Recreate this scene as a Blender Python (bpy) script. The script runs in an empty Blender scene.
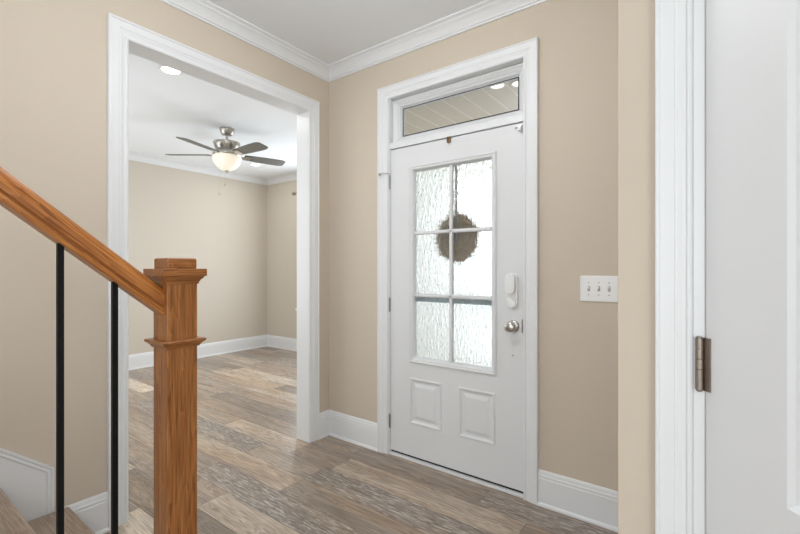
import bpy, bmesh, math, random
from mathutils import Vector, Matrix
random.seed(7)
PI = math.pi
SC = bpy.context.scene
COL = SC.collection
# ------------------------------------------------------------------ camera, sky, lights
cam_d = bpy.data.cameras.new('camera'); cam = bpy.data.objects.new('camera', cam_d); COL.objects.link(cam)
cam.location = (0, 0, 1.25); cam.rotation_euler = (PI/2, 0, math.radians(36.5))
cam_d.sensor_width = 36; cam_d.lens = 421/800*36; cam_d.clip_start = .02; cam_d.shift_y = .0017
SC.camera = cam
SC.view_settings.view_transform = 'Standard'; SC.view_settings.look = 'None'
SC.view_settings.gamma = 1; SC.view_settings.use_curve_mapping = False
SC.view_settings.exposure = 0.17
W = bpy.data.worlds.new('sky'); SC.world = W; W.use_nodes = True
nt = W.node_tree; nt.nodes.clear()
wo = nt.nodes.new('ShaderNodeOutputWorld'); wb = nt.nodes.new('ShaderNodeBackground')
wb.inputs[0].default_value = (.93, .97, 1.0, 1); wb.inputs[1].default_value = 2.1
nt.links.new(wb.outputs[0], wo.inputs[0])

def area(name, loc, rot, sx, sy, power, color=(1, 1, 1)):
    l = bpy.data.lights.new(name, 'AREA'); l.shape = 'RECTANGLE'; l.size = sx; l.size_y = sy
    l.energy = power; l.color = color
    o = bpy.data.objects.new(name, l); COL.objects.link(o); o.location = loc; o.rotation_euler = rot
    return o
def point(name, loc, power, color=(1, 1, 1), r=.06):
    l = bpy.data.lights.new(name, 'POINT'); l.energy = power; l.color = color; l.shadow_soft_size = r
    o = bpy.data.objects.new(name, l); COL.objects.link(o); o.location = loc
    return o
# far-room window daylight, plus fill lights added out of view
area('fill_rear', (-.45, -3.1, 1.5), (PI/2, 0, 0), 3.2, 2.2, 32, (.88, .95, 1))  # added soft fill from behind the camera
area('fill_right', (1.22, -1.2, 1.5), (PI/2, 0, PI/2), 2.2, 1.9, 32, (.90, .96, 1))  # added fill; the right wall has no window
area('daylight_room_window', (-4.05, 4.10, 1.45), (-PI/2, 0, 0), 1.5, 1.7, 34, (.86, .94, 1))
area('fill_room_side', (-4.3, .64, 1.45), (PI/2, 0, 0), 2.4, 1.7, 22, (.90, .96, 1))  # added fill in front of the far room's blank rear wall
FOYER_W, ROOM_W, GLOBE = 6, 3, 26
def can_lamp(name, loc, power, color=(1, 1, 1), r=.12):
    l = bpy.data.lights.new(name, 'AREA'); l.shape = 'DISK'; l.size = r; l.energy = power; l.color = color
    o = bpy.data.objects.new(name, l); COL.objects.link(o); o.location = loc
    return o

# ------------------------------------------------------------------ materials
MATS = {}
def new_mat(name):
    m = bpy.data.materials.new(name); m.use_nodes = True; MATS[name] = m
    return m, m.node_tree, m.node_tree.nodes['Principled BSDF']
def plain(name, col, rough=.5, metal=0, bump=0, bscale=200, emit=None, es=0, spec=None):
    m, t, p = new_mat(name)
    p.inputs['Base Color'].default_value = (*col, 1); p.inputs['Roughness'].default_value = rough
    p.inputs['Metallic'].default_value = metal
    if spec is not None: p.inputs['Specular IOR Level'].default_value = spec
    if emit: p.inputs['Emission Color'].default_value = (*emit, 1); p.inputs['Emission Strength'].default_value = es
    tc = t.nodes.new('ShaderNodeTexCoord'); n = t.nodes.new('ShaderNodeTexNoise')
    n.inputs['Scale'].default_value = bscale; n.inputs['Detail'].default_value = 3
    t.links.new(tc.outputs['Object'], n.inputs['Vector'])
    if bump:
        b = t.nodes.new('ShaderNodeBump'); b.inputs['Strength'].default_value = bump; b.inputs['Distance'].default_value = .001
        t.links.new(n.outputs['Fac'], b.inputs['Height']); t.links.new(b.outputs[0], p.inputs['Normal'])
    mr = t.nodes.new('ShaderNodeMapRange'); mr.inputs[3].default_value = rough*.93; mr.inputs[4].default_value = min(1, rough*1.07)
    t.links.new(n.outputs['Fac'], mr.inputs[0]); t.links.new(mr.outputs[0], p.inputs['Roughness'])
    return m
M_WALL = plain('beige_wall_paint', (.612, .530, .432), .75, bump=.15, bscale=260)
M_WALL2 = plain('beige_room_paint', (.62, .56, .48), .75, bump=.15, bscale=260)
M_WHITE = plain('white_trim_paint', (.79, .80, .81), .35)
M_DOOR = plain('white_door_paint', (.74, .75, .76), .4)
M_CEIL = plain('ceiling_paint', (.88, .905, .935), .85, bump=.2, bscale=150)
M_BLACK = plain('black_iron', (.004, .004, .004), .55, spec=.2)
M_GAP = plain('black_rubber_and_gap', (.01, .01, .01), .8)
M_NICKEL = plain('brushed_nickel', (.50, .48, .45), .28, 1)
M_NICKELD = plain('satin_nickel', (.34, .29, .25), .38, 1)
M_STEEL = plain('dull_steel', (.32, .32, .32), .4, 1)
M_BLADE = plain('grey_fan_blade', (.16, .155, .14), .45)
M_PLASTIC = plain('white_plastic', (.85, .85, .85), .3)
M_SLOT = plain('grey_slot', (.42, .40, .39), .6)
M_BRONZE = plain('bronze_metal', (.20, .13, .07), .4, 1)
M_BOWL = plain('lit_frosted_glass', (.9, .85, .75), .35, emit=(1, .88, .70), es=.32)
M_LAMP = plain('lamp_lens', (.9, .9, .9), .4, emit=(1, .97, .9), es=6)
M_LAMPW = plain('porch_lamp_lens', (.9, .9, .9), .4, emit=(1, .93, .78), es=1.5)
M_CONC = plain('porch_concrete', (.78, .78, .77), .8, bump=.5, bscale=60)
M_GRASS = plain('pale_paving', (.72, .73, .71), .9, bump=.8, bscale=40)
M_HEDGE = plain('hedge_leaves', (.20, .27, .17), .9)
M_RAILG = plain('grey_painted_rail', (.22, .27, .31), .5)
M_BAND = plain('blue_grey_band', (.50, .57, .61), .5)
M_SIDING = plain('pale_siding', (.85, .86, .86), .6)

def wood(name, c1, c2, c3, axis='Z', scale=1.0, rough=.32):
    """oak: stretched noise grain along one object axis"""
    m, t, p = new_mat(name); N = t.nodes.new; L = t.links.new
    tc = N('ShaderNodeTexCoord'); mp = N('ShaderNodeMapping')
    s = [9*scale]*3; s['XYZ'.index(axis)] = .9*scale
    mp.inputs['Scale'].default_value = s; L(tc.outputs['Object'], mp.inputs['Vector'])
    big = N('ShaderNodeTexNoise'); big.inputs['Scale'].default_value = 1.6; big.inputs['Detail'].default_value = 2
    L(mp.outputs[0], big.inputs['Vector'])
    mul = N('ShaderNodeMath'); mul.operation = 'MULTIPLY'; mul.inputs[1].default_value = 22; L(big.outputs['Fac'], mul.inputs[0])
    sn = N('ShaderNodeMath'); sn.operation = 'FRACT'; L(mul.outputs[0], sn.inputs[0])
    mp2 = N('ShaderNodeMapping'); s2 = [260]*3; s2['XYZ'.index(axis)] = 7; mp2.inputs['Scale'].default_value = s2
    L(tc.outputs['Object'], mp2.inputs['Vector'])
    fine = N('ShaderNodeTexNoise'); fine.inputs['Scale'].default_value = 1; fine.inputs['Detail'].default_value = 4
    L(mp2.outputs[0], fine.inputs['Vector'])
    mx = N('ShaderNodeMath'); mx.operation = 'MULTIPLY_ADD'; mx.inputs[1].default_value = .15
    L(sn.outputs[0], mx.inputs[0])
    m2 = N('ShaderNodeMath'); m2.operation = 'MULTIPLY'; m2.inputs[1].default_value = .92; L(fine.outputs['Fac'], m2.inputs[0])
    L(m2.outputs[0], mx.inputs[2])
    r = N('ShaderNodeValToRGB'); e = r.color_ramp.elements
    e[0].position = .34; e[0].color = (*c1, 1); e[1].position = .72; e[1].color = (*c3, 1)
    k = e.new(.50); k.color = (*c2, 1)
    L(mx.outputs[0], r.inputs[0]); L(r.outputs[0], p.inputs['Base Color'])
    p.inputs['Roughness'].default_value = rough
    b = N('ShaderNodeBump'); b.inputs['Strength'].default_value = .15; b.inputs['Distance'].default_value = .001
    L(fine.outputs['Fac'], b.inputs['Height']); L(b.outputs[0], p.inputs['Normal'])
    return m
OAK = ((.15, .047, .010), (.29, .106, .026), (.42, .175, .052))
M_OAK = wood('oak_newel', *OAK, 'Z')
M_OAKY = wood('oak_rail', (.20, .058, .010), (.36, .120, .022), (.52, .21, .05), 'X')

def plank_mat():
    m, t, p = new_mat('wood_plank_floor'); N = t.nodes.new; L = t.links.new
    at = N('ShaderNodeAttribute'); at.attribute_name = 'plank'
    sp = N('ShaderNodeSeparateColor'); L(at.outputs['Color'], sp.inputs[0])
    tc = N('ShaderNodeTexCoord')
    # shift each plank's grain
    sh = N('ShaderNodeCombineXYZ'); ml = N('ShaderNodeMath'); ml.operation = 'MULTIPLY'; ml.inputs[1].default_value = 37
    L(sp.outputs[1], ml.inputs[0]); L(ml.outputs[0], sh.inputs[0]); L(ml.outputs[0], sh.inputs[2])
    ad = N('ShaderNodeVectorMath'); L(tc.outputs['Object'], ad.inputs[0]); L(sh.outputs[0], ad.inputs[1])
    def noise(sx, sy, det, dist=0):
        mp = N('ShaderNodeMapping'); mp.inputs['Scale'].default_value = (sx, sy, 1); L(ad.outputs[0], mp.inputs['Vector'])
        n = N('ShaderNodeTexNoise'); n.inputs['Scale'].default_value = 1; n.inputs['Detail'].default_value = det
        n.inputs['Distortion'].default_value = dist
        L(mp.outputs[0], n.inputs['Vector']); return n
    fine = noise(7, 130, 5); mid = noise(1.3, 15, 3, .8); blot = noise(1.4, 13, 3, .3); warm = noise(1.1, 6, 2)
    # cathedral rings
    a = N('ShaderNodeMath'); a.operation = 'MULTIPLY'; a.inputs[1].default_value = 13; L(mid.outputs['Fac'], a.inputs[0])
    f = N('ShaderNodeMath'); f.operation = 'PINGPONG'; f.inputs[1].default_value = .5; L(a.outputs[0], f.inputs[0])
    s1 = N('ShaderNodeMath'); s1.operation = 'MULTIPLY_ADD'; s1.inputs[1].default_value = .6; L(f.outputs[0], s1.inputs[0])
    s2 = N('ShaderNodeMath'); s2.operation = 'MULTIPLY'; s2.inputs[1].default_value = .7; L(fine.outputs['Fac'], s2.inputs[0]); L(s2.outputs[0], s1.inputs[2])
    g = N('ShaderNodeMapRange'); g.inputs[1].default_value = .28; g.inputs[2].default_value = .72; L(s1.outputs[0], g.inputs[0])
    tone = N('ShaderNodeValToRGB'); e = tone.color_ramp.elements
    e[0].position = 0; e[0].color = (.245, .205, .172, 1); e[1].position = 1; e[1].color = (.78, .71, .61, 1)
    k = e.new(.35); k.color = (.41, .33, .262, 1); k = e.new(.7); k.color = (.61, .52, .42, 1)
    # tone + blotch
    ba = N('ShaderNodeMath'); ba.operation = 'MULTIPLY_ADD'; ba.inputs[1].default_value = .9; L(blot.outputs['Fac'], ba.inputs[0]); 
    sb = N('ShaderNodeMath'); sb.operation = 'SUBTRACT'; sb.inputs[1].default_value = .45; L(sp.outputs[0], sb.inputs[0]); L(sb.outputs[0], ba.inputs[2])
    L(ba.outputs[0], tone.inputs[0])
    mixd = N('ShaderNodeMixRGB'); mixd.blend_type = 'MULTIPLY'; L(tone.outputs[0], mixd.inputs[1])
    gr = N('ShaderNodeValToRGB'); ge = gr.color_ramp.elements
    ge[0].color = (.50, .47, .45, 1); ge[1].color = (1.30, 1.3, 1.3, 1); L(g.outputs[0], gr.inputs[0]); L(gr.outputs[0], mixd.inputs[2])
    mixd.inputs[0].default_value = .8
    # pale cerused pores on dark planks
    pore = noise(14, 170, 2, .5); ring2 = noise(1.5, 17, 2, 1.0)
    pp = N('ShaderNodeMath'); pp.operation = 'MULTIPLY'; pp.inputs[1].default_value = 18; L(ring2.outputs['Fac'], pp.inputs[0])
    pq = N('ShaderNodeMath'); pq.operation = 'PINGPONG'; pq.inputs[1].default_value = .5; L(pp.outputs[0], pq.inputs[0])
    pa = N('ShaderNodeMath'); pa.operation = 'MULTIPLY_ADD'; pa.inputs[1].default_value = .30; L(pq.outputs[0], pa.inputs[0]); L(pore.outputs['Fac'], pa.inputs[2])
    ce = N('ShaderNodeMapRange'); ce.inputs[1].default_value = .60; ce.inputs[2].default_value = .74; ce.inputs[4].default_value = .9; L(pa.outputs[0], ce.inputs[0])
    iv = N('ShaderNodeMath'); iv.operation = 'MULTIPLY'; L(sp.outputs[2], iv.inputs[0]); L(ce.outputs[0], iv.inputs[1])
    m2 = N('ShaderNodeMixRGB'); m2.inputs[2].default_value = (.58, .53, .48, 1); L(iv.outputs[0], m2.inputs[0])
    wr_ = N('ShaderNodeMapRange'); wr_.inputs[1].default_value = .45; wr_.inputs[2].default_value = .68; wr_.inputs[4].default_value = .75; L(warm.outputs['Fac'], wr_.inputs[0])
    wm = N('ShaderNodeMixRGB'); wm.blend_type = 'MULTIPLY'; wm.inputs[2].default_value = (1.0, .86, .70, 1); L(wr_.outputs[0], wm.inputs[0]); L(mixd.outputs[0], wm.inputs[1]); L(wm.outputs[0], m2.inputs[1])
    L(m2.outputs[0], p.inputs['Base Color'])
    rr = N('ShaderNodeMapRange'); rr.inputs[3].default_value = .27; rr.inputs[4].default_value = .40; L(fine.outputs['Fac'], rr.inputs[0]); L(rr.outputs[0], p.inputs['Roughness'])
    b = N('ShaderNodeBump'); b.inputs['Strength'].default_value = .25; b.inputs['Distance'].default_value = .0008
    L(s1.outputs[0], b.inputs['Height']); L(b.outputs[0], p.inputs['Normal'])
    return m
M_PLANK = plank_mat()

def rain_glass():
    m, t, p = new_mat('rain_glass'); N = t.nodes.new; L = t.links.new
    p.inputs['Transmission Weight'].default_value = 1; p.inputs['Roughness'].default_value = .2
    p.inputs['IOR'].default_value = 1.45; p.inputs['Base Color'].default_value = (.93, .97, .97, 1)
    tc = N('ShaderNodeTexCoord'); mp = N('ShaderNodeMapping'); mp.inputs['Scale'].default_value = (62, 62, 22)
    L(tc.outputs['Object'], mp.inputs['Vector'])
    n = N('ShaderNodeTexNoise'); n.inputs['Scale'].default_value = 1; n.inputs['Detail'].default_value = 2; n.inputs['Distortion'].default_value = .8
    L(mp.outputs[0], n.inputs['Vector'])
    b = N('ShaderNodeBump'); b.inputs['Strength'].default_value = 1.0; b.inputs['Distance'].default_value = .006
    L(n.outputs['Fac'], b.inputs['Height']); L(b.outputs[0], p.inputs['Normal'])
    return m
M_RAIN = rain_glass()
m, t, p = new_mat('clear_glass'); p.inputs['Transmission Weight'].default_value = 1; p.inputs['Roughness'].default_value = 0; p.inputs['IOR'].default_value = 1.45
M_GLASS = m
M_TWIG = wood('wreath_twigs', (.20, .135, .08), (.32, .225, .14), (.44, .33, .22), 'X', 1, .8)

def ceil_planks():
    m, t, p = new_mat('porch_ceiling_boards'); N = t.nodes.new; L = t.links.new
    tc = N('ShaderNodeTexCoord'); sx = N('ShaderNodeSeparateXYZ'); L(tc.outputs['Object'], sx.inputs[0])
    d = N('ShaderNodeMath'); d.operation = 'DIVIDE'; d.inputs[1].default_value = .155; L(sx.outputs[0], d.inputs[0])
    f = N('ShaderNodeMath'); f.operation = 'FRACT'; L(d.outputs[0], f.inputs[0])
    g = N('ShaderNodeMath'); g.operation = 'GREATER_THAN'; g.inputs[1].default_value = .06; L(f.outputs[0], g.inputs[0])
    mx = N('ShaderNodeMixRGB'); mx.inputs[1].default_value = (.95, .93, .86, 1); mx.inputs[2].default_value = (.74, .69, .58, 1)
    L(g.outputs[0], mx.inputs[0]); L(mx.outputs[0], p.inputs['Base Color'])
    b = N('ShaderNodeBump'); b.inputs['Distance'].default_value = .006; L(g.outputs[0], b.inputs['Height']); L(b.outputs[0], p.inputs['Normal'])
    p.inputs['Roughness'].default_value = .6
    return m
M_PCEIL = ceil_planks()

# ------------------------------------------------------------------ mesh helpers
def link(name, bm, mat, parent=None, bevel=0, smooth=False, seg=2):
    bmesh.ops.recalc_face_normals(bm, faces=bm.faces)
    me = bpy.data.meshes.new(name); bm.to_mesh(me); bm.free()
    me.materials.append(mat)
    o = bpy.data.objects.new(name, me); COL.objects.link(o)
    if parent: o.parent = parent
    if bevel:
        b = o.modifiers.new('bevel', 'BEVEL'); b.width = bevel; b.segments = seg; b.limit_method = 'ANGLE'; b.angle_limit = math.radians(40)
    if smooth:
        for f in me.polygons: f.use_smooth = True
        if smooth != 'all':
            me.set_sharp_from_angle(angle=math.radians(40))
    return o
def NB(): return bmesh.new()
def box(bm, x0, x1, y0, y1, z0, z1, mt=None):
    vs = [bm.verts.new((x, y, z)) for x in (x0, x1) for y in (y0, y1) for z in (z0, z1)]
    if mt: 
        for v in vs: v.co = mt @ v.co
    for q in ((0, 1, 3, 2), (4, 6, 7, 5), (0, 4, 5, 1), (2, 3, 7, 6), (0, 2, 6, 4), (1, 5, 7, 3)):
        bm.faces.new([vs[i] for i in q])
    return bm
def lathe(bm, prof, seg=32, mt=None):
    """prof: [(r, z)] about z"""
    rings = []
    for r, z in prof:
        if r < 1e-6: rings.append([bm.verts.new((0, 0, z))])
        else: rings.append([bm.verts.new((r*math.cos(2*PI*i/seg), r*math.sin(2*PI*i/seg), z)) for i in range(seg)])
    for a, b in zip(rings, rings[1:]):
        for i in range(seg):
            j = (i+1) % seg
            vs = [a[i % len(a)], a[j % len(a)], b[j % len(b)], b[i % len(b)]]
            u = []
            for v in vs:
                if v not in u: u.append(v)
            if len(u) > 2: bm.faces.new(u)
    for rg in (rings[0], rings[-1]):
        if len(rg) > 2: bm.faces.new(rg)
    if mt:
        for rg in rings:
            for v in rg: v.co = mt @ v.co
    return bm
def prism(bm, poly, d0, d1, f):
    """poly: 2-D points; f(u, v, d) -> xyz"""
    a = [bm.verts.new(f(u, v, d0)) for u, v in poly]; b = [bm.verts.new(f(u, v, d1)) for u, v in poly]
    n = len(poly)
    for i in range(n): bm.faces.new((a[i], a[(i+1) % n], b[(i+1) % n], b[i]))
    bm.faces.new(a[::-1]); bm.faces.new(b)
    return bm
def sweep(bm, path, prof, inward=1):
    """mitred sweep of a closed profile [(d, z)] along an open XY path; d is measured to the left of travel"""
    P = [Vector(p) for p in path]; st = []
    for i, p in enumerate(P):
        n = []
        if i > 0: d = (P[i]-P[i-1]).normalized(); n.append(Vector((-d.y, d.x)))
        if i < len(P)-1: d = (P[i+1]-P[i]).normalized(); n.append(Vector((-d.y, d.x)))
        if len(n) == 2: m_ = (n[0]+n[1]); m_ = m_/(m_.dot(n[0]))
        else: m_ = n[0]
        st.append([bm.verts.new((p.x+m_.x*d_*inward, p.y+m_.y*d_*inward, z)) for d_, z in prof])
    k = len(prof)
    for a, b in zip(st, st[1:]):
        for i in range(k): bm.faces.new((a[i], a[(i+1) % k], b[(i+1) % k], b[i]))
    bm.faces.new(st[0]); bm.faces.new(st[-1][::-1])
    return bm
CAS = [(0, 0), (0, .010), (.006, .014), (.012, .014), (.016, .010), (.024, .011), (.034, .015), (.040, .015), (.043, .018), (.060, .019), (.076, .020), (.079, .024), (.086, .024), (.089, .021), (.089, 0)]
def casing(bm, a0, a1, zt, f, z0=0, w=.089, prof=CAS):
    """U-shaped mitred casing; f(a, z, t) -> xyz"""
    s = w/.089; st = []
    for which in range(4):
        row = []
        for u, t_ in prof:
            u *= s
            a = a0-u if which < 2 else a1+u
            z = z0 if which in (0, 3) else zt+u
            row.append(bm.verts.new(f(a, z, t_)))
        st.append(row)
    k = len(prof)
    for a, b in zip(st, st[1:]):
        for i in range(k): bm.faces.new((a[i], a[(i+1) % k], b[(i+1) % k], b[i]))
    bm.faces.new(st[0]); bm.faces.new(st[-1][::-1])
    return bm
def ring_panel(bm, x0, x1, z0, z1, f, steps, fill=True):
    """nested rectangles stepping in (inset, height); f(x, z, h) -> xyz (h outwards)"""
    prev = None
    for ins, h in steps:
        r = [bm.verts.new(f(x, z, h)) for x, z in ((x0+ins, z0+ins), (x1-ins, z0+ins), (x1-ins, z1-ins), (x0+ins, z1-ins))]
        if prev:
            for i in range(4): bm.faces.new((prev[i], prev[(i+1) % 4], r[(i+1) % 4], r[i]))
        prev = r
    if fill: bm.faces.new(prev)
    return bm
def holed(bm, x0, x1, z0, z1, holes, f, h):
    """flat sheet with rectangular holes"""
    xs = sorted({x0, x1, *[v for q in holes for v in q[:2]]}); zs = sorted({z0, z1, *[v for q in holes for v in q[2:]]})
    V = {(x, z): bm.verts.new(f(x, z, h)) for x in xs for z in zs}
    for xa, xb in zip(xs, xs[1:]):
        for za, zb in zip(zs, zs[1:]):
            cx, cz = (xa+xb)/2, (za+zb)/2
            if any(q[0] < cx < q[1] and q[2] < cz < q[3] for q in holes): continue
            bm.faces.new((V[xa, za], V[xb, za], V[xb, zb], V[xa, zb]))
    return bm
def tube(bm, pts, r, seg=6):
    pts = [Vector(p) for p in pts]; rings = []
    for i, p in enumerate(pts):
        d = (pts[min(i+1, len(pts)-1)]-pts[max(i-1, 0)]).normalized()
        u = d.cross(Vector((.13, .31, .94))).normalized(); v = d.cross(u)
        rr = r[i] if isinstance(r, (list, tuple)) else r
        rings.append([bm.verts.new(p+u*rr*math.cos(2*PI*k/seg)+v*rr*math.sin(2*PI*k/seg)) for k in range(seg)])
    for a, b in zip(rings, rings[1:]):
        for k in range(seg): bm.faces.new((a[k], a[(k+1) % seg], b[(k+1) % seg], b[k]))
    bm.faces.new(rings[0][::-1]); bm.faces.new(rings[-1])
    return bm
def struct(name, bm, mat, parent=None, **k):
    o = link(name, bm, mat, parent, **k)
    if not parent: o['kind'] = 'structure'
    return o
def empty(name, loc=(0, 0, 0), rz=0, parent=None):
    o = bpy.data.objects.new(name, None); COL.objects.link(o); o.location = loc; o.rotation_euler = (0, 0, rz); o.empty_display_size = .1
    if parent: o.parent = parent
    return o
def tag(o, label, cat, group=None):
    o['label'] = label; o['category'] = cat
    if group: o['group'] = group
    return o
def copy_tree(o, parent=None):
    c = o.copy(); COL.objects.link(c); c.parent = parent
    for ch in list(o.children): copy_tree(ch, c)
    return c

# ------------------------------------------------------------------ dimensions
XB, YA, TH = -2.325, 2.238, .115          # left wall plane, front wall plane
XB2 = XB-TH                               # other face of the left wall
HC, HR = 2.74, 2.675                       # ceilings
XF, YW, YS = -5.76, 4.185, .55            # far room walls
XR, YR = 1.3, -3.2                        # right and rear hall walls
YA2 = YA+.16
OY0, OY1, OZ = .874, 2.036, 2.378         # cased opening
DX0, DX1, DZ = -1.746, -.822, 2.391       # front door opening (up to the transom head)
XC, YC, XC2 = -.1528, .95, -.04            # closet stub
CX0, CX1 = -.008, .72

# ------------------------------------------------------------------ floor
bm = NB(); lay = None
EDGE = 1.85; PW = .178
planks = []
manual = {  # row -> list of (x_end, tone) from the left ; rows count down from the front wall
}
k0 = math.floor((YR-EDGE)/PW)-1; k1 = math.ceil((YW+.3-EDGE)/PW)
MAN = {
 1: ([-1.95, -1.00, .2], [.50, .40, .12, .45]),
 0: ([-3.13, -2.3, -1.905, -.73, .5], [.62, .70, .50, .66, .45, .35]),
 -1: ([-2.55, -1.95, -.7, .6], [.12, .55, .22, .42, .3]),
 -2: ([-3.3, -1.95, -.6], [.5, .68, .48, .6]),
 -3: ([-2.55, -1.2, -.3], [.6, .08, .3, .5]),
 -4: ([-2.17, -.95], [.55, .74, .6]),
 -5: ([-2.9, -1.7, -.5], [.8, .30, .62, .3]),
 -6: ([-2.4, -1.2], [.45, .8, .5]),
}
bml = bm.loops.layers.color.new('plank')
def add_plank(xa, xb, ya, yb, tone, rnd, cer):
    g = .0010
    n0 = len(bm.faces); box(bm, xa+g, xb-g, ya+g, yb-g, -.012, 0)
    bm.faces.ensure_lookup_table()
    for f in bm.faces[n0:]:
        for l in f.loops: l[bml] = (tone, rnd, cer, 1)
for k in range(k0, k1+1):
    ya, yb = EDGE+k*PW, EDGE+(k+1)*PW
    xs = [XF-.05]
    if k in MAN:
        cuts, tones = MAN[k]; xs += cuts+[XR+.05]
        if xs[1]-xs[0] > 1.4: xs.insert(1, xs[0]+(xs[1]-xs[0])*.45); tones = [random.random()*.6+.3]+tones
    else:
        x = XF-.05+random.uniform(.3, 1.25)
        while x < XR+.05-.2: xs.append(x); x += 1.22
        xs.append(XR+.05); tones = [random.choice([.14, .35, .45, .55, .62, .72])+random.uniform(-.05, .05) for _ in xs]
    for i, (xa, xb) in enumerate(zip(xs, xs[1:])):
        t_ = tones[i % len(tones)]
        add_plank(xa, xb, ya, yb, t_, random.random(), 1 if t_ < .25 else (.35 if t_ < .4 else 0))
struct('floor', bm, M_PLANK)
bm = NB(); box(bm, XF-.1, XR+.1, YR-.1, YA2-.02, -.10, -.012); box(bm, XF-.1, XB, YA2-.02, YW+.1, -.10, -.012)
struct('floor_base', bm, M_CONC)['kind'] = 'structure'

# ------------------------------------------------------------------ walls and ceilings
bm = NB()
box(bm, XB, DX0-.02, YA, YA2, 0, HC); box(bm, DX1+.02, XR, YA, YA2, 0, HC); box(bm, DX0-.02, DX1+.02, YA, YA2, DZ+.02, HC)
struct('wall_front', bm, M_WALL)
bm = NB()
box(bm, XB2, XB, YR, OY0-.02, 0, HC); box(bm, XB2, XB, OY1+.02, YW+.1, 0, HC); box(bm, XB2, XB, OY0-.02, OY1+.02, OZ+.02, HC)
struct('wall_left', bm, M_WALL)
bm = NB(); box(bm, XC, XC2+.01, YC+.001, YA, 0, HC); box(bm, XC2+.01, CX0-.02, YC+.001, YC+.115, 0, HC)
box(bm, CX0-.02, CX1+.02, YC+.001, YC+.115, 2.07, HC); box(bm, CX1+.02, XR, YC+.001, YC+.115, 0, HC)
struct('wall_closet', bm, M_WALL, bevel=.006)
bm = NB(); box(bm, XR, XR+.1, YR, YA2, 0, HC); struct('wall_right', bm, M_WALL)
# unseen rear wall; its window is added for the fill light
RX0, RX1, RZ0, RZ1 = -1.7, .9, .7, 2.3
bm = NB(); box(bm, XB2, RX0, YR-.12, YR, 0, HC); box(bm, RX1, XR+.1, YR-.12, YR, 0, HC); box(bm, RX0, RX1, YR-.12, YR, 0, RZ0); box(bm, RX0, RX1, YR-.12, YR, RZ1, HC)
struct('wall_rear', bm, M_WALL)
bm = NB(); box(bm, XF-.12, XF, YS-.1, YW+.1, 0, HC); struct('wall_far_room', bm, M_WALL2)
WX0, WX1, WZ0, WZ1 = -4.9, -3.2, .65, 2.25
bm = NB(); box(bm, XF, WX0, YW, YW+.12, 0, HC); box(bm, WX1, XB2, YW, YW+.12, 0, HC); box(bm, WX0, WX1, YW, YW+.12, 0, WZ0); box(bm, WX0, WX1, YW, YW+.12, WZ1, HC)
struct('wall_window_side', bm, M_WALL2)
bm = NB(); box(bm, XF, XB2, YS-.1, YS, 0, HC); struct('wall_room_rear', bm, M_WALL2)
bm = NB(); box(bm, XB2+.03, XR+.1, YR-.12, YA2, HC, HC+.1); struct('ceiling', bm, M_CEIL)
bm = NB(); box(bm, XF-.1, XB2, YS-.1, YW+.12, HR, HR+.1); struct('ceiling_room', bm, M_CEIL)

def win(name, x0, x1, z0, z1, y, s):
    e = empty(name, ((x0+x1)/2, y, z0)); e['kind'] = 'structure'
    def L_(x): return x-(x0+x1)/2
    fr = NB()
    box(fr, L_(x0), L_(x0)+.05, -.04, .04, 0, z1-z0); box(fr, L_(x1)-.05, L_(x1), -.04, .04, 0, z1-z0)
    box(fr, L_(x0)+.05, L_(x1)-.05, -.04, .04, 0, .05); box(fr, L_(x0)+.05, L_(x1)-.05, -.04, .04, z1-z0-.05, z1-z0)
    box(fr, L_(x0)+.05, L_(x1)-.05, -.025, .025, (z1-z0)/2-.02, (z1-z0)/2+.02)
    box(fr, -.03, .03, -.03, .03, .05, z1-z0-.05)
    link('window_frame', fr, M_WHITE, e)
    g = NB(); box(g, L_(x0)+.04, L_(x1)-.04, -.003, .003, .04, z1-z0-.04); link('window_pane', g, M_GLASS, e)
    c = NB(); f = (lambda a, z, t_: (L_(a), s*(t_+.06)+0, z-z0))
    casing(c, x0, x1, z1, f, z0=z0-.02, w=.089); box(c, L_(x0)-.11, L_(x1)+.11, *sorted((s*.055, s*.11)), -.03, 0)
    link('window_casing', c, M_WHITE, e)
win('window_2', WX0, WX1, WZ0, WZ1, YW+.06, -1)
win('window_3', RX0, RX1, RZ0, RZ1, YR-.06, 1)

# crown mouldings
CR = [(0, -.086), (.009, -.086), (.011, -.079), (.010, -.076), (.017, -.074), (.018, -.066), (.024, -.056), (.032, -.045), (.042, -.034), (.052, -.027), (.056, -.025), (.057, -.019), (.054, -.017), (.062, -.013), (.070, -.010), (.074, -.008), (.074, 0), (0, 0)]
cr = [(d, HC+z) for d, z in CR]
bm = NB(); sweep(bm, [(XR, YC+.001), (XC, YC+.001), (XC, YA), (XB, YA), (XB, YR)], cr); struct('trim_1', bm, M_WHITE)
crr = [(d*1.25, HR+z*1.05) for d, z in CR]
bm = NB(); sweep(bm, [(XB2, YS), (XB2, YW), (XF, YW), (XF, YS), (XB2-.09, YS)], crr); struct('trim_2', bm, M_WHITE)
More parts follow.
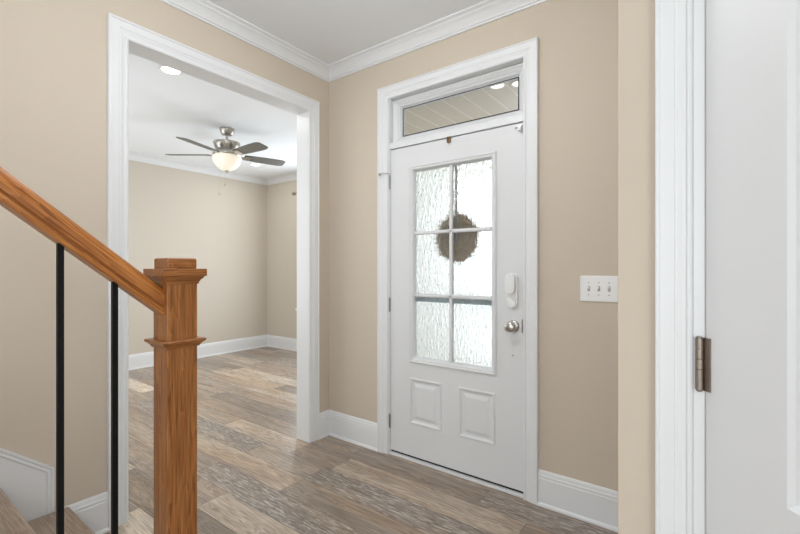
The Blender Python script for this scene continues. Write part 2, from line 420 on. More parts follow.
# baseboards
BB = [(0, 0), (.024, 0), (.024, .008), (.020, .016), (.015, .018), (.015, .142), (.012, .146), (.014, .150), (.014, .158), (.011, .163), (.009, .176), (.005, .184), (0, .184)]
bm = NB(); sweep(bm, [(XC, YC), (XC, YA), (DX1+.082, YA)], BB); struct('baseboard_front_right', bm, M_WHITE)
bm = NB(); sweep(bm, [(DX0-.085, YA), (XB, YA), (XB, OY1+.087)], BB); struct('baseboard_corner', bm, M_WHITE)
bm = NB(); sweep(bm, [(XB, OY0-.087), (XB, .586)], BB); struct('baseboard_left', bm, M_WHITE)
bm = NB(); sweep(bm, [(XB2, OY1+.087), (XB2, YW), (XF, YW), (XF, YS), (XB2, YS), (XB2, OY0-.087)], BB); struct('baseboard_room', bm, M_WHITE)
bm = NB(); sweep(bm, [(XR, YR), (XR, YC), (CX1+.09, YC)], BB); struct('baseboard_right', bm, M_WHITE)
bm = NB(); sweep(bm, [(XC-.0+.01, YC), (XC, YC)], BB)
bm.free()

# ------------------------------------------------------------------ cased opening
bm = NB()
casing(bm, OY0, OY1, OZ, lambda a, z, t_: (XB+t_, a, z)); casing(bm, OY0, OY1, OZ, lambda a, z, t_: (XB2-t_, a, z))
struct('trim_3', bm, M_WHITE)
bm = NB(); box(bm, XB2, XB+.001, OY0-.02, OY0, 0, OZ+.02); box(bm, XB2, XB+.001, OY1, OY1+.02, 0, OZ+.02); box(bm, XB2, XB+.001, OY0, OY1, OZ, OZ+.02)
struct('trim_4', bm, M_WHITE)

# ------------------------------------------------------------------ front door frame and transom
bm = NB(); casing(bm, DX0-.006, DX1+.003, DZ, lambda a, z, t_: (a, YA-t_, z), w=.081); struct('trim_5', bm, M_WHITE)
bm = NB()
for xa, xb in ((DX0-.02, DX0), (DX1, DX1+.02)): box(bm, xa, xb, YA, YA2, 0, DZ+.02)
box(bm, DX0, DX1, YA, YA2, DZ, DZ+.02)
box(bm, DX0, DX1, YA+.003, YA2, 2.052, 2.092)                       # bar between door and transom
box(bm, DX0, DX0+.012, YA+.056, YA2, .03, 2.052); box(bm, DX1-.012, DX1, YA+.056, YA2, .03, 2.052)
box(bm, DX0+.012, DX1-.012, YA+.056, YA2, 2.04, 2.052)
struct('trim_6', bm, M_WHITE, bevel=.003)
bm = NB(); box(bm, DX0, DX1, YA-.004, YA2, 0, .014); struct('trim_7', bm, M_WHITE, bevel=.003)
bm = NB(); box(bm, DX0+.002, DX1-.002, YA+.022, YA2, .014, .0300); struct('trim_8', bm, M_GAP)  # black strip painted in for the dark gap under the slab
# transom sash
w1 = empty('window_1', ((DX0+DX1)/2, YA+.08, 2.092)); w1['kind'] = 'structure'
hw = (DX1-DX0)/2
bm = NB(); f = lambda x, z, h: (x, -h, z)
zt = DZ-2.092
st = [(0, .035), (.006, .045), (.014, .045), (.020, .036), (.028, .030), (.036, .018), (.042, .016), (.050, -.002), (.056, -.004), (.056, -.012)]
ring_panel(bm, -hw, hw, 0, zt, f, [(0, -.03), (0, .035)]+st[1:]+[(.056, -.03)], fill=False)
bmesh.ops.translate(bm, verts=bm.verts, vec=(0, 0, 0)); link('window_frame', bm, M_WHITE, w1)
# make the sash a little less deep at the sides
bm = NB(); box(bm, -hw+.05, hw-.05, .004, .010, .045, zt-.05); link('window_pane', bm, M_GLASS, w1)
bm = NB(); ring_panel(bm, -hw+.055, hw-.055, .055, zt-.055, f, [(0, -.002), (0, .002), (.004, .002), (.004, -.002)], fill=False); link('glazing_gasket', bm, M_GAP, w1)

# ------------------------------------------------------------------ front door
YD = YA+.010                                    # inner face of the slab
d1 = empty('door_1', (DX0+.003, YD, .016)); d1['kind'] = 'structure'
SW, SH, ST = DX1-DX0-.006, 2.030, .044
def fd(x, z, h): return (x-(DX0+.003), -h, z-.016)
gx0, gx1, gz0, gz1 = -1.586, -.982, .640, 1.915
pans = [(-1.584, -1.345, .240, .538), (-1.225, -.990, .240, .538)]
X0, X1, Z0, Z1 = DX0+.003, DX1-.004, .030, 2.046
bm = NB()
holed(bm, X0, X1, Z0, Z1, [(gx0, gx1, gz0, gz1)]+pans, fd, 0)
holed(bm, X0, X1, Z0, Z1, [(gx0+.03, gx1-.03, gz0+.03, gz1-.03)], fd, -ST)
ring_panel(bm, X0, X1, Z0, Z1, fd, [(0, 0), (0, -ST)], fill=False)
ring_panel(bm, gx0, gx1, gz0, gz1, fd, [(0, 0), (.0, .008), (.004, .011), (.010, .011), (.013, .007), (.022, .006), (.027, .002), (.031, -.006), (.034, -.014), (.034, -ST)], fill=False)
for q in pans:
    ring_panel(bm, *q, fd, [(0, 0), (.001, .004), (.008, .006), (.013, .003), (.018, -.004), (.028, -.005), (.032, -.005), (.052, .002), (.056, .003)])
bmesh.ops.remove_doubles(bm, verts=bm.verts, dist=1e-5)
link('door_slab', bm, M_DOOR, d1)
ix0, ix1, iz0, iz1 = gx0+.034, gx1-.034, gz0+.034, gz1-.034
mxc = (ix0+ix1)/2; rows = [iz0+(iz1-iz0)*i/3 for i in range(4)]
bm = NB()
def muntin(bm, vertical, c, a0, a1, y0, s):
    prof = [(-.011, 0), (-.011, .003), (-.006, .008), (.006, .008), (.011, .003), (.011, 0)]
    if vertical: prism(bm, prof, a0, a1, lambda u, v, d: fd(c+u, d, y0+s*v))
    else: prism(bm, prof, a0, a1, lambda u, v, d: fd(d, c+u, y0+s*v))
for y0, s in ((-.014, 1), (-.030, -1)):
    muntin(bm, True, mxc, iz0, iz1, y0, s)
    for r in rows[1:3]: muntin(bm, False, r, ix0, ix1, y0, s)
link('muntin_grid', bm, M_DOOR, d1)
bm = NB(); a = fd(ix0-.002, iz0-.002, 0); b = fd(ix1+.002, iz1+.002, 0); box(bm, a[0], b[0], .015, .029, a[2], b[2]); link('window_pane', bm, M_RAIN, d1)
bm = NB(); a = fd(ix0-.002, 1.034, 0); b = fd(ix1+.002, 1.064, 0); box(bm, a[0], b[0], .0385, .0425, a[2], b[2]); link('outer_band', bm, M_BAND, d1)  # thin blue-grey band behind the glass, below the lower muntin
# hinges
for z in (1.832, 1.005, .222):
    bm = NB(); lathe(bm, [(.0, -.048), (.003, -.048), (.0062, -.045), (.0062, .045), (.003, .048), (0, .048)], 12, Matrix.Translation((-.003, -.0055, z-.016)))
    hg = link('hinge', bm, M_STEEL, d1, smooth=True)
    if z > 1.8:
        bm = NB(); tube(bm, [(-.004, -.010, z+.040), (-.022, -.040, z+.040), (-.050, -.052, z+.040)], .0035, 8)
        lathe(bm, [(0, -.003), (.009, -.003), (.009, .010), (0, .012)], 14, Matrix.Translation((-.052, -.050, z+.032)) @ Matrix.Rotation(PI/2, 4, 'X'))
        s_ = link('hinge_stop', bm, M_NICKEL, hg, smooth=True)
# knob
kx, kz = -.881, .930
K = Matrix.Translation(fd(kx, kz, 0)) @ Matrix.Rotation(PI/2, 4, 'X')
bm = NB(); lathe(bm, [(0, -.002), (.033, -.002), (.034, .004), (.030, .009), (.016, .012), (.012, .018), (.012, .034), (.018, .040), (.026, .048), (.0285, .058), (.026, .067), (.018, .072), (0, .074)], 32, K)
kn = link('door_knob', bm, M_NICKEL, d1, smooth=True)
# smart lock
def capsule(w, z0, z1, n=10):
    r = w/2; pts = []
    for i in range(n+1): a_ = PI*i/n; pts.append((r*math.cos(a_), z1-r+r*math.sin(a_)))
    for i in range(n+1): a_ = PI+PI*i/n; pts.append((r*math.cos(a_), z0+r+r*math.sin(a_)))
    return pts
lx = -.889
bm = NB(); prism(bm, [(u+lx+.003, v) for u, v in capsule(.064, 1.028, 1.226)], -.001, .016, lambda u, v, d: fd(u, v, d))
lk = link('door_lock', bm, M_PLASTIC, d1, bevel=.004)
bm = NB(); prism(bm, [(u+lx-.001, v) for u, v in capsule(.056, 1.108, 1.224)], .014, .040, lambda u, v, d: fd(u, v, d)); link('lock_cover', bm, M_PLASTIC, lk, bevel=.005)
bm = NB(); prism(bm, [(u+lx+.003, v) for u, v in capsule(.030, 1.036, 1.096)], .014, .026, lambda u, v, d: fd(u, v, d))
bmesh.ops.rotate(bm, verts=bm.verts, cent=Vector(fd(lx+.003, 1.066, 0)), matrix=Matrix.Rotation(math.radians(-45), 3, 'Y')); link('thumb_turn', bm, M_PLASTIC, lk, bevel=.003)
bm = NB(); lathe(bm, [(0, 0), (.004, 0), (.004, .003), (0, .0035)], 12, Matrix.Translation(fd(-.886, .767, 0)) @ Matrix.Rotation(PI/2, 4, 'X')); link('screw', bm, M_NICKELD, d1)
bm = NB(); box(bm, *[fd(x, 0, 0)[0] for x in (-.835, -.828)], -.0015, .001, .88, .955); link('strike_plate', bm, M_NICKELD, d1)
# alarm contact, and bronze clip at the head of the door
o = struct('trim_9', box(NB(), -1.302, -1.276, YA-.010, YA+.004, 2.020, 2.058), M_BRONZE, bevel=.004)
bpy.data.objects.remove(o)
bm = NB(); box(bm, -.013, .013, -.014, 0, -.015, .021); box(bm, -.006, .006, -.020, -.012, -.020, -.008)
o = link('head_clip', bm, M_BRONZE, d1, bevel=.003); o.location = fd(-1.288, 2.032, 0)
bm = NB(); box(bm, -.045, 0, -.016, 0, 0, .012); box(bm, -.018, 0, -.030, -.001, -.024, 0)
o = link('contact_sensor', bm, M_PLASTIC, d1, bevel=.003); o.location = fd(-.830, 2.022, 0)

# ------------------------------------------------------------------ switch plate and outlet
def toggle_plate(name, x, z, n):
    e = empty(name, (x, YA, z)); w = .047*n+.032
    bm = NB(); prism(bm, [(-w/2, -.0635), (w/2, -.0635), (w/2, .0635), (-w/2, .0635)], 0, .006, lambda u, v, d: (u, -d, v)); link('cover_plate', bm, M_PLASTIC, e, bevel=.003)
    for i in range(n):
        cx = (i-(n-1)/2)*.046
        bm = NB(); ring_panel(bm, cx-.006, cx+.006, -.013, .013, lambda a, b_, h: (a, -h, b_), [(0, .0062), (.0012, .0066), (.0024, .0066)]); link('switch_slot', bm, M_SLOT, e)
        bm = NB(); prism(bm, [(.006, -.005), (.006, .005), (.019, .011), (.019, .003)], cx-.0036, cx+.0036, lambda u, v, d: (d, -u, v)); link('toggle_lever', bm, M_PLASTIC, e, bevel=.001)
        for s in (-1, 1):
            bm = NB(); lathe(bm, [(0, .0055), (.003, .0055), (.003, .0070), (0, .0074)], 10, Matrix.Translation((cx, 0, s*.030)) @ Matrix.Rotation(PI/2, 4, 'X')); link('screw', bm, M_NICKELD, e)
    return e
sw = toggle_plate('light_switch', -.443, 1.150, 3)
tag(sw, 'white triple toggle light switch plate on the beige wall right of the front door', 'light switch')
# outlet in the far room, on the window wall
e = empty('wall_outlet', (-4.835, YW, .39))
tag(e, 'small white wall outlet low on the beige wall of the far room', 'outlet')
bm = NB(); box(bm, -.035, .035, -.006, 0, -.057, .057); link('cover_plate', bm, M_PLASTIC, e, bevel=.003)
for s in (-1, 1):
    bm = NB(); prism(bm, [(u, v+s*.021) for u, v in capsule(.032, -.017, .017)], .005, .008, lambda u, v, d: (u, -d, v)); r = link('receptacle', bm, M_PLASTIC, e)
    bm = NB()
    for q in (-.006, .006): box(bm, q-.001, q+.001, -.0086, -.0079, s*.021-.003, s*.021+.007)
    link('slot', bm, M_SLOT, r)
# curtain rod
e = empty('curtain_rod', (-4.05, YW, 2.36))
tag(e, 'dark metal curtain rod with finial on the far room window wall', 'curtain rod')
bm = NB(); lathe(bm, [(0, -.92), (.010, -.92), (.010, .92), (0, .92)], 14, Matrix.Translation((0, -.085, 0)) @ Matrix.Rotation(PI/2, 4, 'Y')); link('rod', bm, M_NICKELD, e, smooth=True)
for s in (-1, 1):
    bm = NB(); lathe(bm, [(0, -.01), (.012, -.01), (.014, 0), (.010, .008), (.022, .022), (.026, .036), (.020, .052), (0, .058)], 18, Matrix.Translation((s*.92, -.085, 0)) @ Matrix.Rotation(s*PI/2, 4, 'Y')); link('finial', bm, M_NICKELD, e, smooth=True)
    bm = NB(); box(bm, s*.82-.006, s*.82+.006, -.095, 0, -.016, -.009); box(bm, s*.82-.012, s*.82+.012, -.005, 0, -.035, .035); link('bracket', bm, M_NICKELD, e, bevel=.002)

# ------------------------------------------------------------------ closet door (open towards the hall)
bm = NB(); casing(bm, CX0-.020, CX1+.020, 2.06, lambda a, z, t_: (a, YC+.001-t_*.8, z), w=.0585); struct('trim_10', bm, M_WHITE)
bm = NB(); box(bm, CX0-.02, CX0, YC-.003, YC+.116, 0, 2.07); box(bm, CX1, CX1+.02, YC-.003, YC+.116, 0, 2.07); box(bm, CX0, CX1, YC-.003, YC+.116, 2.05, 2.07)
box(bm, CX0, CX0+.011, YC+.045, YC+.08, 0, 2.05); box(bm, CX1-.011, CX1, YC+.045, YC+.08, 0, 2.05)
struct('trim_11', bm, M_WHITE, bevel=.002)
d2 = empty('door_2', (CX0-.003, YC-.010, .012), math.radians(-47)); d2['kind'] = 'structure'
def fc(x, z, h): return (x-.003, .004-h, z)
bm = NB(); cp = [(.146, .575, .884, 1.90), (.146, .575, .24, .71)]
holed(bm, .003, .72, 0, 2.03, cp, fc, 0); holed(bm, .003, .72, 0, 2.03, cp, fc, -.035)
ring_panel(bm, .003, .72, 0, 2.03, fc, [(0, 0), (0, -.035)], fill=False)
for q in cp:
    ring_panel(bm, *q, fc, [(0, 0), (.003, -.002), (.008, -.006), (.014, -.008), (.020, -.009), (.026, -.008), (.055, -.002), (.06, -.001)])
    ring_panel(bm, *q, lambda x, z, h: fc(x, z, -.035-h), [(0, 0), (.014, -.008), (.026, -.008), (.06, -.001)])
bmesh.ops.remove_doubles(bm, verts=bm.verts, dist=1e-5)
link('door_slab', bm, M_DOOR, d2)
for z in (1.80, 1.064, .26):
    bm = NB()
    for i in range(5):
        za = -.047+i*.0188; lathe(bm, [(0, za+.0004), (.0063, za+.0004), (.0063, za+.0185), (0, za+.0185)], 16, Matrix.Translation((-.006, -.004, z)))
    lathe(bm, [(0, -.050), (.004, -.050), (.0055, -.047), (0, -.047)], 12, Matrix.Translation((-.006, -.004, z)))
    lathe(bm, [(0, .047), (.0055, .047), (.004, .050), (0, .050)], 12, Matrix.Translation((-.006, -.004, z)))
    box(bm, -.004, .011, .0015, .0045, z-.048, z+.048)
    link('hinge', bm, M_NICKELD, d2, smooth=True)
bm = NB(); lathe(bm, [(0, -.002), (.032, -.002), (.030, .008), (.012, .012), (.012, .034), (.026, .048), (.028, .060), (.018, .070), (0, .072)], 24, Matrix.Translation((.66, .004, .93)) @ Matrix.Rotation(PI/2, 4, 'X'))
link('door_knob', bm, M_NICKEL, d2, smooth=True)

# ------------------------------------------------------------------ staircase
RISE, RUN, NOSE = .190, .229, .632
NS = 6; XS1 = -1.262; XS0 = XB+.0165
stair = empty('staircase', (0, 0, 0))
tag(stair, 'wood tread staircase with white risers rising along the left wall', 'staircase')
M_TREAD = wood('tread_wood', (.20, .145, .105), (.30, .225, .165), (.42, .33, .25), 'X', .8, .38)
def tread(i):
    z = RISE*(i+1); y1 = NOSE-RUN*i; y0 = y1-RUN-.028
    bm = NB(); t_ = .028
    ny = .5745
    if i == 0: poly = [(XS0, y0), (XS1+.03, y0), (XS1+.03, ny), (-1.360, ny), (-1.360, y1), (XS0, y1)]
    else: poly = [(XS0, y0), (XS1+.03, y0), (XS1+.03, y1), (XS0, y1)]
    prism(bm, poly, z-t_, z, lambda u, v, d: (u, v, d))
    link('tread', bm, M_TREAD, stair, bevel=.009, seg=3)
    bm = NB(); box(bm, XS0, (-1.36 if i == 0 else XS1-.001), y1-.045, y1-.027, z-RISE if i == 0 else z-RISE, z-t_); link('riser', bm, M_WHITE, stair)
for i in range(NS): tread(i)
bm = NB()
pts = [(.570, 0)]
for i in range(NS):
    y1 = NOSE-RUN*i-.046
    if i == 0: pts = [(.570, 0), (.570, RISE-.029)]
    else: pts += [(y1, RISE*i-.029), (y1, RISE*(i+1)-.029)]
pts += [(NOSE-RUN*NS-.03, RISE*NS-.029), (NOSE-RUN*NS-.03, 0)]
a = [bm.verts.new((XS1-.02, y, z)) for y, z in pts]; b = [bm.verts.new((XS1-.001, y, z)) for y, z in pts]
n = len(pts)
for i in range(n): bm.faces.new((a[i], a[(i+1) % n], b[(i+1) % n], b[i]))
bm.faces.new(a[::-1]); bm.faces.new(b)
bmesh.ops.triangulate(bm, faces=[f_ for f_ in bm.faces if len(f_.verts) > 4])
link('stringer', bm, M_WHITE, stair)
# landing so the flight ends on something
bm = NB(); box(bm, XS0, XS1, YR+.03, NOSE-RUN*NS-.031, RISE*NS-.03, RISE*NS); link('landing', bm, M_TREAD, stair)
bm = NB(); box(bm, XS1-.02, XS1-.001, YR+.03, NOSE-RUN*NS-.031, 0, RISE*NS-.031); link('landing_apron', bm, M_WHITE, stair)
# skirt board on the wall
SL = .83
def skirt_poly(d=0):
    ye = .581-d
    return [(ye, .0+(0)), (ye, .378-d*1.2), (-.75, .378-d*1.3+SL*(.581+.75)), (-.75, 0)]
bm = NB()
prism(bm, skirt_poly(), XB, XB+.010, lambda u, v, d: (d, u, v))
# moulded cap along the slope and down the end
cap = [(0, .010), (.0, .016), (.008, .016), (.012, .012), (.022, .014), (.028, .010)]
st = []
for k_ in range(3):
    row = []
    for u, t_ in cap:
        if k_ == 0: y, z = .581-u, 0
        elif k_ == 1: y, z = .581-u, .378-u*1.3+u*SL
        else: y, z = -.75, .378+SL*(.581+.75)-u*1.3
        row.append(bm.verts.new((XB+t_, y, z)))
    st.append(row)
for a, b in zip(st, st[1:]):
    for i in range(len(cap)-1): bm.faces.new((a[i], a[i+1], b[i+1], b[i]))
struct('trim_12', bm, M_WHITE)

# ------------------------------------------------------------------ stair railing
rail = empty('stair_railing', (-1.31, .623, 0))
tag(rail, 'oak handrail with square oak newel post and thin black iron balusters', 'stair railing')
NX, NY, NW = -1.31, .623, .0445
def loc(bm): bmesh.ops.translate(bm, verts=bm.verts, vec=(1.31, -.623, 0)); return bm
def sq_lathe(bm, prof, cx=0, cy=0):
    rings = [[bm.verts.new((cx+s*h, cy+t_*h, z)) for s, t_ in ((-1, -1), (1, -1), (1, 1), (-1, 1))] for h, z in prof]
    for a, b in zip(rings, rings[1:]):
        for i in range(4): bm.faces.new((a[i], a[(i+1) % 4], b[(i+1) % 4], b[i]))
    bm.faces.new(rings[0][::-1]); bm.faces.new(rings[-1]); return bm
bm = NB(); box(bm, -NW, NW, -NW, NW, 0, 1.225); post = link('newel_post', bm, M_OAK, rail, bevel=.0025)
M_OAKX = wood('oak_cap', *OAK, 'Y', 1.1)
bm = NB(); sq_lathe(bm, [(NW, 1.203), (NW+.003, 1.203), (NW+.004, 1.209), (NW+.008, 1.217), (NW+.014, 1.222), (NW+.014, 1.2265), (NW+.019, 1.2265), (NW+.020, 1.228), (NW+.020, 1.2475), (NW+.019, 1.249), (NW+.001, 1.249)])
link('newel_cap', bm, M_OAKX, post, bevel=.001)
bm = NB(); sq_lathe(bm, [(NW-.001, 1.2485), (NW-.001, 1.277), (NW-.004, 1.281)]); link('cap_block', bm, M_OAKX, post, bevel=.003)
bm = NB()
pr = [(NW, 1.014), (NW+.004, 1.014), (NW+.006, 1.019), (NW+.012, 1.026), (NW+.0175, 1.030), (NW+.0185, 1.036), (NW+.016, 1.038), (NW, 1.038)]
rings = [[bm.verts.new((s*h, t_*h, z)) for s, t_ in ((-1, -1), (1, -1), (1, 1), (-1, 1))] for h, z in pr]
for a, b in zip(rings, rings[1:]):
    for i in range(4): bm.faces.new((a[i], a[(i+1) % 4], b[(i+1) % 4], b[i]))
link('newel_collar', bm, M_OAKX, post)
bm = NB(); sq_lathe(bm, [(NW+.012, 0), (NW+.012, .13), (NW+.008, .14), (NW+.004, .15), (NW, .152)]); bm.free()
# handrail: profile (x, n) extruded along the slope; local X runs along the rail for the grain
th = math.atan(.826); Lr = 1.9
PR = [(-.022, 0), (.022, 0), (.0245, .003), (.025, .013), (.019, .0155), (.019, .0185), (.0275, .0205), (.0300, .030), (.0300, .040), (.0270, .050), (.020, .058), (.010, .062), (0, .0635)]
PR = PR+[(-x, n_) for x, n_ in PR[::-1] if x > 0 and n_ > .001][0:]
bm = NB()
yn = -.0445  # newel face, local
zb = 1.113   # underside height at the newel face
ends = []
for s_ in (0, 1):
    row = []
    for x, n_ in PR:
        # start is cut plumb against the newel
        if s_ == 0: y = yn; z = zb+n_/math.cos(th)
        else: y = yn-Lr*math.cos(th); z = zb+Lr*math.sin(th)+n_/math.cos(th)
        row.append(bm.verts.new((x, y, z)))
    ends.append(row)
k = len(PR)
for i in range(k): bm.faces.new((ends[0][i], ends[0][(i+1) % k], ends[1][(i+1) % k], ends[1][i]))
bm.faces.new(ends[0][::-1]); bm.faces.new(ends[1])
# rotate the mesh so that local X follows the rail
R = Matrix.Rotation(0, 4, 'X')
dirv = Vector((0, -math.cos(th), math.sin(th))); nv = Vector((0, math.sin(th), math.cos(th))); bx_ = dirv.cross(nv)
B = Matrix((dirv, bx_ if False else nv.cross(dirv), nv)).transposed().to_4x4(); B.translation = Vector((0, yn, zb))
Bi = B.inverted()
for v in bm.verts: v.co = Bi @ v.co
hr = link('handrail', bm, M_OAKY, rail, smooth=True); hr.matrix_local = B
bm = NB(); s = .0065; yb = .4604-.623
def baluster(y, i_tread):
    z0 = RISE*(i_tread+1); z1 = zb+(yn-y)*.826+.004
    bm = NB(); sq_lathe(bm, [(s, z0), (s, z1-.001)]); sq_lathe(bm, [(.0125, z0), (.0125, z0+.018), (.0075, z0+.024)])
    o = link('baluster', bm, M_BLACK, rail); o.location = (0, y, 0)
y = .4604
for q in range(11):
    yy = y-.1195*q if q else y
    i_t = int((NOSE-yy)//RUN)
    if i_t >= NS: i_t = NS-1
    baluster(yy-.623, i_t)

# ------------------------------------------------------------------ ceiling fan
FX, FY = -3.98, 2.406
fan = empty('ceiling_fan', (FX, FY, HR))
tag(fan, 'five-blade brushed nickel ceiling fan with lit frosted bowl in the far room', 'ceiling fan')
def fz(z): return z-HR
bm = NB(); lathe(bm, [(0, 0), (.072, 0), (.074, -.006), (.072, -.018), (.062, -.046), (.052, -.062), (.030, -.068), (0, -.070)], 32); link('canopy', bm, M_NICKEL, fan, smooth=True)
bm = NB(); lathe(bm, [(0, -.08), (.013, -.08), (.013, -.150), (0, -.150)], 16); link('downrod', bm, M_NICKEL, fan, smooth=True)
bm = NB(); lathe(bm, [(0, -.135), (.030, -.135), (.036, -.143), (.118, -.140), (.130, -.143), (.131, -.152), (.118, -.190), (.104, -.215), (.114, -.228), (.124, -.236), (.133, -.246), (.138, -.262), (.136, -.276), (.130, -.284), (0, -.284)], 40); mo = link('motor_housing', bm, M_NICKEL, fan, smooth=True)
bm = NB()
bowl = [(0, -.280), (.128, -.280), (.139, -.286)]+[(.139*math.cos(a_), -.290-.140*math.sin(a_)) for a_ in [PI/2*i/12 for i in range(0, 12)]]+[(0, -.430)]
lathe(bm, bowl, 40); link('light_bowl', bm, M_BOWL, fan, smooth=True)
bm = NB(); lathe(bm, [(0, -.425), (.022, -.426), (.024, -.434), (.012, -.440), (.010, -.450), (.006, -.458), (0, -.460)], 18); link('finial', bm, M_NICKEL, fan, smooth=True)
bld = []
for x_, w_ in ((.17, .050), (.22, .058), (.34, .066), (.47, .071), (.55, .070), (.585, .062), (.603, .045)): bld.append((x_, w_))
def fan_blade(deg):
    e = empty('blade', (0, 0, fz(2.408)), math.radians(deg), fan)
    bm = NB(); P_ = [(x_, w_) for x_, w_ in bld]+[(x_, -w_) for x_, w_ in bld[::-1]]
    prism(bm, P_, -.004, .004, lambda u, v, d: (u, v, d))
    bmesh.ops.rotate(bm, verts=bm.verts, cent=(0, 0, 0), matrix=Matrix.Rotation(math.radians(-12), 3, 'X'))
    link('blade_panel', bm, M_BLADE, e, bevel=.002)
    bm = NB(); prism(bm, [(.09, .018), (.15, .014), (.19, .040), (.235, .036), (.235, -.036), (.19, -.040), (.15, -.014), (.09, -.018)], -.010, -.005, lambda u, v, d: (u, v, d))
    bmesh.ops.rotate(bm, verts=bm.verts, cent=(0, 0, 0), matrix=Matrix.Rotation(math.radians(-12), 3, 'X'))
    link('blade_arm', bm, M_NICKEL, e, bevel=.002)
for k in range(5): fan_blade(-71+72*k)
for dx, dy, zl in ((.06, -.05, -.60), (.045, -.07, -.69)):
    bm = NB(); tube(bm, [(dx*2.2, dy*2.0, -.27), (dx*2.25, dy*2.05, zl)], .0006, 5)
    lathe(bm, [(0, -.018), (.005, -.016), (.007, -.006), (.004, .006), (0, .010)], 10, Matrix.Translation((dx*2.25, dy*2.05, zl)))
    link('pull_chain', bm, M_NICKEL, fan, smooth=True)

# ------------------------------------------------------------------ recessed ceiling lights
def can_light(x, y, z, label, lens, group=None, r=.075):
    e = empty('recessed_light', (x, y, z)); tag(e, label, 'ceiling light', group)
    bm = NB(); lathe(bm, [(r*.80, -.0005), (r*.80, -.003), (r*.86, -.006), (r*.97, -.006), (r, -.003), (r, 0), (r*.80, -.0005)], 36); link('trim_ring', bm, M_PLASTIC, e, smooth=True)
    bm = NB(); lathe(bm, [(0, 0), (r*.82, 0), (r*.80, -.002), (0, -.0035)], 32); link('lens', bm, lens, e, smooth=True)
    return e
for x, y, lb in ((-3.124, 1.452, 'round lit recessed ceiling light in the far room, near the head of the cased opening'),
                 (-5.03, 3.466, 'round lit recessed light on the far room ceiling, seen just below the right fan blade'),):
    can_light(x, y, HR, lb, M_LAMP, 'recessed lights of the far room'); can_lamp('room_lamp', (x, y, HR-.012), ROOM_W, (1, .98, .94))
hl = empty('hall_ceiling_light', (-1.08, .92, HC)); tag(hl, 'round frosted semi-flush light hanging from the hall ceiling in front of the door', 'ceiling light')
M_GLOBE = plain('glowing_frosted_globe', (.9, .9, .88), .4, emit=(.94, .97, 1), es=GLOBE)
bm = NB(); lathe(bm, [(0, 0), (.065, 0), (.066, -.012), (.055, -.022), (.012, -.026), (.012, -.10), (0, -.10)], 28); link('canopy', bm, M_NICKEL, hl, smooth=True)
bm = NB(); lathe(bm, [(0, -.095), (.05, -.097), (.11, -.11), (.15, -.14), (.165, -.18), (.155, -.22), (.12, -.255), (.06, -.275), (0, -.28)], 32); link('lamp_shade', bm, M_GLOBE, hl, smooth=True)
can_light(-.40, -1.4, HC, 'round recessed light added out of view in the hall ceiling behind the camera', M_LAMP); can_lamp('fill_hall_rear', (-.40, -1.4, HC-.012), FOYER_W*.8, (.96, .98, 1))  # unseen lamp added for light from above

# ------------------------------------------------------------------ porch and outdoors
PX0, PX1, PY1 = XB+.0, 1.6, 4.6
bm = NB(); box(bm, PX0, PX1, YA2, PY1, -.25, -.03); struct('floor_porch', bm, M_CONC)
bm = NB(); box(bm, PX0+.013, PX1, YA2, PY1+.2, 2.45, 2.55); struct('ceiling_porch', bm, M_PCEIL)
can_light(-1.129, 2.60, 2.45, 'warm recessed porch light seen through the transom, the left of the pair', M_LAMPW, 'porch ceiling lights', .055)
can_light(-1.00, 2.655, 2.45, 'second small warm glowing disc at the right edge of the transom glass', M_LAMPW, 'porch ceiling lights', .055)  # second glowing disc close beside the first
bm = NB(); box(bm, XB+.0005, XB+.012, YA2, YW+.2, -.03, 2.55); struct('wall_porch', bm, M_SIDING)
pr_ = empty('porch_railing', (-.4, 4.45, -.03)); tag(pr_, 'painted porch railing seen blurred through the textured glass of the front door', 'railing')
bm = NB(); box(bm, -1.85, 1.9, -.03, .03, .86, .96); link('top_rail', bm, M_RAILG, pr_, bevel=.005)
bm = NB(); box(bm, -1.85, 1.9, -.02, .02, .08, .12); link('bottom_rail', bm, M_WHITE, pr_)
for k in range(27):
    bm = NB(); box(bm, -.015, .015, -.015, .015, .12, .88); o = link('baluster', bm, M_WHITE, pr_); o.location = (-1.78+k*.14, 0, 0)
bm = NB(); box(bm, -60, 60, 4.6, 90, -.5, -.4); g = struct('ground_paving', bm, M_GRASS)
g['kind'] = 'structure'; tag(g, 'pale paved ground beyond the porch', 'ground')
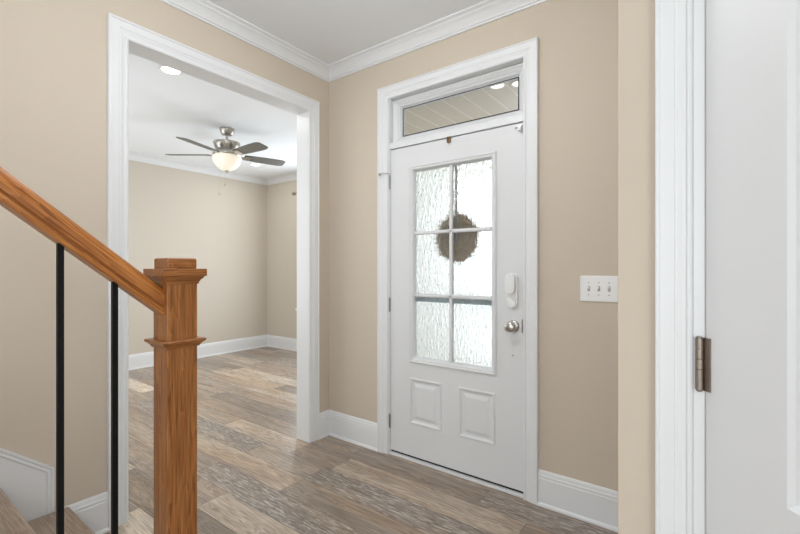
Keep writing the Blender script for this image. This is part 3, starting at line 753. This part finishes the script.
# wreath on the outside of the door
wr = NB(); rnd = random.Random(3)
for iu in range(1):
    G = [[wr.verts.new(((.068+.062*math.cos(b_))*math.cos(a_)*(1+.05*math.sin(a_*7+b_)), .022*math.sin(b_), (.068+.062*math.cos(b_))*math.sin(a_)*(1+.05*math.cos(a_*5)))) for b_ in [2*PI*q/10 for q in range(10)]] for a_ in [2*PI*q/40 for q in range(40)]]
    for p_ in range(40):
        for q in range(10): wr.faces.new((G[p_][q], G[(p_+1) % 40][q], G[(p_+1) % 40][(q+1) % 10], G[p_][(q+1) % 10]))
for i in range(150):
    a0 = rnd.uniform(0, 2*PI); ln = rnd.uniform(.5, 1.5); ph = rnd.uniform(0, 2*PI); tw = rnd.uniform(-2, 2); rm = rnd.uniform(.004, .042)
    pts = []
    for j in range(9):
        t_ = j/8; a_ = a0+ln*t_; q = ph+tw*t_; out = .0 if t_ < .8 else (t_-.8)*.06
        rr = .078+rm*math.cos(q)*1.25+out+rnd.uniform(-.003, .003)
        pts.append((rr*math.cos(a_), max(-.028, min(.03, rm*math.sin(q)*.7)), rr*math.sin(a_)))
    tube(wr, pts, [.0035*(1-.5*j/8) for j in range(9)], 5)
for i in range(260):
    a_ = rnd.uniform(0, 2*PI); r0 = rnd.uniform(.09, .115); r1 = rnd.uniform(.12, .158); da = rnd.uniform(-.25, .25)
    tube(wr, [(r0*math.cos(a_), rnd.uniform(-.01, .01), r0*math.sin(a_)), (r1*math.cos(a_+da), rnd.uniform(-.02, .02), r1*math.sin(a_+da))], [.003, .001], 4)
for i in range(60):
    a_ = rnd.uniform(0, 2*PI); r0 = rnd.uniform(.045, .07); r1 = rnd.uniform(.0, .03); da = rnd.uniform(-.5, .5)
    tube(wr, [(r0*math.cos(a_), rnd.uniform(-.01, .01), r0*math.sin(a_)), (r1*math.cos(a_+da), rnd.uniform(-.02, .02), r1*math.sin(a_+da))], [.004, .002], 4)
bmesh.ops.scale(wr, verts=wr.verts, vec=(1.12, 1.0, 1.12)); o = link('wreath', wr, M_TWIG); o.location = (-1.275, YD+ST+.036, 1.438); tag(o, 'brown twig wreath hanging outside on the front door, seen through the textured glass', 'wreath')
bm = NB(); box(bm, -.009, .009, 0, .0015, -.03, .60); box(bm, -.009, .009, -.0, .012, -.03, -.0285); box(bm, -.009, .009, .0105, .012, -.03, -.005)
o = link('wreath_hanger', bm, M_NICKELD); o.location = (-1.262, YD+ST+.001, 1.435); tag(o, 'narrow metal over-door hanger that holds the wreath outside', 'hanger')
